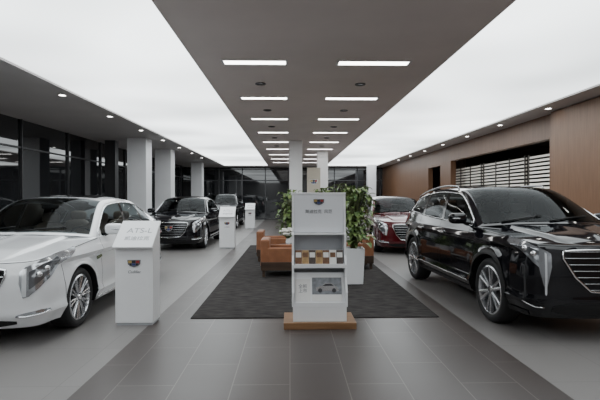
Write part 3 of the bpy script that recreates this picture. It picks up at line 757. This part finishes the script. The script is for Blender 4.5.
# ------------------------------------------------------------------ lounge
def armchair(loc, rz, lab):
    t = thing('armchair', lab, 'armchair', loc, rz, 'brown leather armchairs on the carpet')
    # faces +x locally
    boxo('seat', M['leather'], -.24, .36, -.25, .25, .25, .44, t, .03)
    boxo('backrest', M['leather'], -.38, -.22, -.34, .34, .18, .68, t, .03)
    for s in (-1, 1):
        a, b_ = (.25,.345) if s > 0 else (-.345,-.25)
        boxo('armrest', M['leather'], -.25, .37, a, b_, .18, .53, t, .025)
        boxo('side_board', M['darkwood'], -.37, .37, s*.355-.012, s*.355+.012, .12, .27, t, .004)
    boxo('seat_frame', M['darkwood'], -.36, .36, -.34, .34, .13, .185, t)
    for sx in (-1, 1):
        for sy in (-1, 1): boxo('leg', M['darkwood'], sx*.32-.025, sx*.32+.025, sy*.31-.025, sy*.31+.025, 0, .135, t)
armchair((-.16,8.75,.01), 0, 'brown leather armchair with wooden sides, nearest one left of the brochure stand')
armchair((-.38,10.75,.01), 0, 'brown leather armchair standing behind the nearest armchair')
armchair((1.32,9.6,.01), PI, 'brown leather armchair on the right side of the carpet behind the tall planter')
t = thing('coffee_table', 'low dark wooden coffee table in the middle of the lounge carpet', 'table', (.62,9.7,.01))
boxo('tabletop', M['darkwood'], -.32, .32, -.5, .5, .36, .40, t, .005)
boxo('shelf', M['darkwood'], -.27, .27, -.45, .45, .12, .14, t)
for sx in (-1,1):
    for sy in (-1,1): boxo('leg', M['darkwood'], sx*.28-.025, sx*.28+.025, sy*.46-.025, sy*.46+.025, 0, .36, t)
t = thing('side_table', 'low dark round side table between the brown armchairs', 'table', (-.04,9.75,.01))
b = MB(); b.lathe([(.43,.0005),(.43,.20),(.455,.21),(.455,.0005)], n=36); b.build('tabletop', M['darkwood'], t, smooth=True, angle=40)
b = MB(); b.tube([(0,0,.02),(0,0,.43)], .025, 12); b.build('pedestal', M['mull'], t, smooth=True, angle=40)
b = MB(); b.lathe([(0,.0005),(0,.15),(.02,.15),(.025,.0005)], n=30); b.build('foot', M['mull'], t, smooth=True, angle=40)
t = thing('flower_vase', 'small white vase of white flowers between the brown armchairs', 'flowers', (-.04,9.75,.4655))
b = MB(); b.lathe([(0,.0005),(0,.04),(.06,.055),(.11,.04),(.13,.045),(.125,.035)], n=24); b.build('vase', M['white'], t, smooth=True, angle=50)
b = MB(); r3 = random.Random(2)
for k in range(30):
    a = r3.uniform(0,2*PI); r_ = r3.uniform(0,.15); z = .25+r3.uniform(-.06,.12)*(1-r_*3); c = (r_*math.cos(a), r_*math.sin(a), z)
    for j in range(5):
        th = 2*PI*j/5; b.superell((c[0]+.028*math.cos(th), c[1]+.028*math.sin(th), c[2]), (.026,.026,.016), 1, 8, 5)
b.build('blossoms', M['petal'], t, smooth=True)
b = MB()
for k in range(12):
    a = 2*PI*k/12; b.tube([(0,0,.1),(.05*math.cos(a),.05*math.sin(a),.17),(.14*math.cos(a),.14*math.sin(a),.21)], [.004,.012,.002], 5)
b.build('greenery', M['leaf'], t, smooth=True)

def plant(loc, lab, pot_r, pot_h, fol_h, nl, spread, seed, ls=1.0):
    t = thing('potted_plant', lab, 'plant', loc)
    q = pot_r
    b = MB(); b.add([(-q*.85,-q*.85,0),(q*.85,-q*.85,0),(q*.85,q*.85,0),(-q*.85,q*.85,0),(-q,-q,pot_h),(q,-q,pot_h),(q,q,pot_h),(-q,q,pot_h),
        (-q*.88,-q*.88,pot_h),(q*.88,-q*.88,pot_h),(q*.88,q*.88,pot_h),(-q*.88,q*.88,pot_h),(-q*.86,-q*.86,pot_h-.05),(q*.86,-q*.86,pot_h-.05),(q*.86,q*.86,pot_h-.05),(-q*.86,q*.86,pot_h-.05)],
        [(0,3,2,1)]+[(i,(i+1)%4,(i+1)%4+4,i+4) for i in range(4)]+[(i+4,(i+1)%4+4,(i+1)%4+8,i+8) for i in range(4)]+[(i+8,(i+1)%4+8,(i+1)%4+12,i+12) for i in range(4)])
    b.build('pot', M['white'], t, bevel=.006)
    boxo('soil', M['soil'], -q*.86, q*.86, -q*.86, q*.86, pot_h-.09, pot_h-.045, t)
    r = random.Random(seed); fol = MB(); stm = MB()
    for k in range(nl):
        a = r.uniform(0, 2*PI); hz = pot_h+fol_h*r.uniform(.06, .97); rad = spread*r.uniform(.1,.85)*(1-.35*abs((hz-pot_h)/fol_h-.5))
        base = Vector((r.uniform(-.05,.05), r.uniform(-.05,.05), pot_h-.05)); tip = Vector((rad*math.cos(a), rad*math.sin(a), hz))
        mid = (base+tip)/2+Vector((0,0,.1*fol_h)); mid.x *= .5; mid.y *= .5
        stm.tube([base, mid, tip], .005, 5)
        ln = ls*r.uniform(.20,.34); wd = ln*r.uniform(.25,.34); a2 = a+r.uniform(-.7,.7); el = r.uniform(-.5,.9)
        rows = []
        d = Vector((math.cos(a2), math.sin(a2), 0)); sd = Vector((-d.y, d.x, 0)); p = tip.copy()
        for i in range(8):
            u = i/7; e = el-1.5*u
            wv = wd*math.sin(PI*min(1,(u*.93+.06)))**.8*(1-.25*u)
            up = Vector((0,0,1))
            rows.append([tuple(p-sd*wv+up*wv*.3), tuple(p-sd*wv*.5+up*wv*.1), tuple(p), tuple(p+sd*wv*.5+up*wv*.1), tuple(p+sd*wv+up*wv*.3)])
            p = p+(d*math.cos(e)+up*math.sin(e))*ln/7
        fol.grid(rows)
    fol.build('foliage', M['leaf'], t, smooth=True); stm.build('stems', M['stem'], t, smooth=True)
plant((1.08,7.8,.01), 'tall leafy plant in a white square planter just right of the brochure stand', .17, .60, 1.10, 250, .36, 4, .58)
plant((.0,11.9,.01), 'leafy plant in a white pot behind the brown armchairs, left of the brochure stand', .16, .50, 1.15, 190, .38, 9, .66)
plant((.98,12.6,.01), 'leafy plant in a white pot at the back of the carpet behind the brochure stand', .18, .50, 1.25, 190, .45, 12, .7)
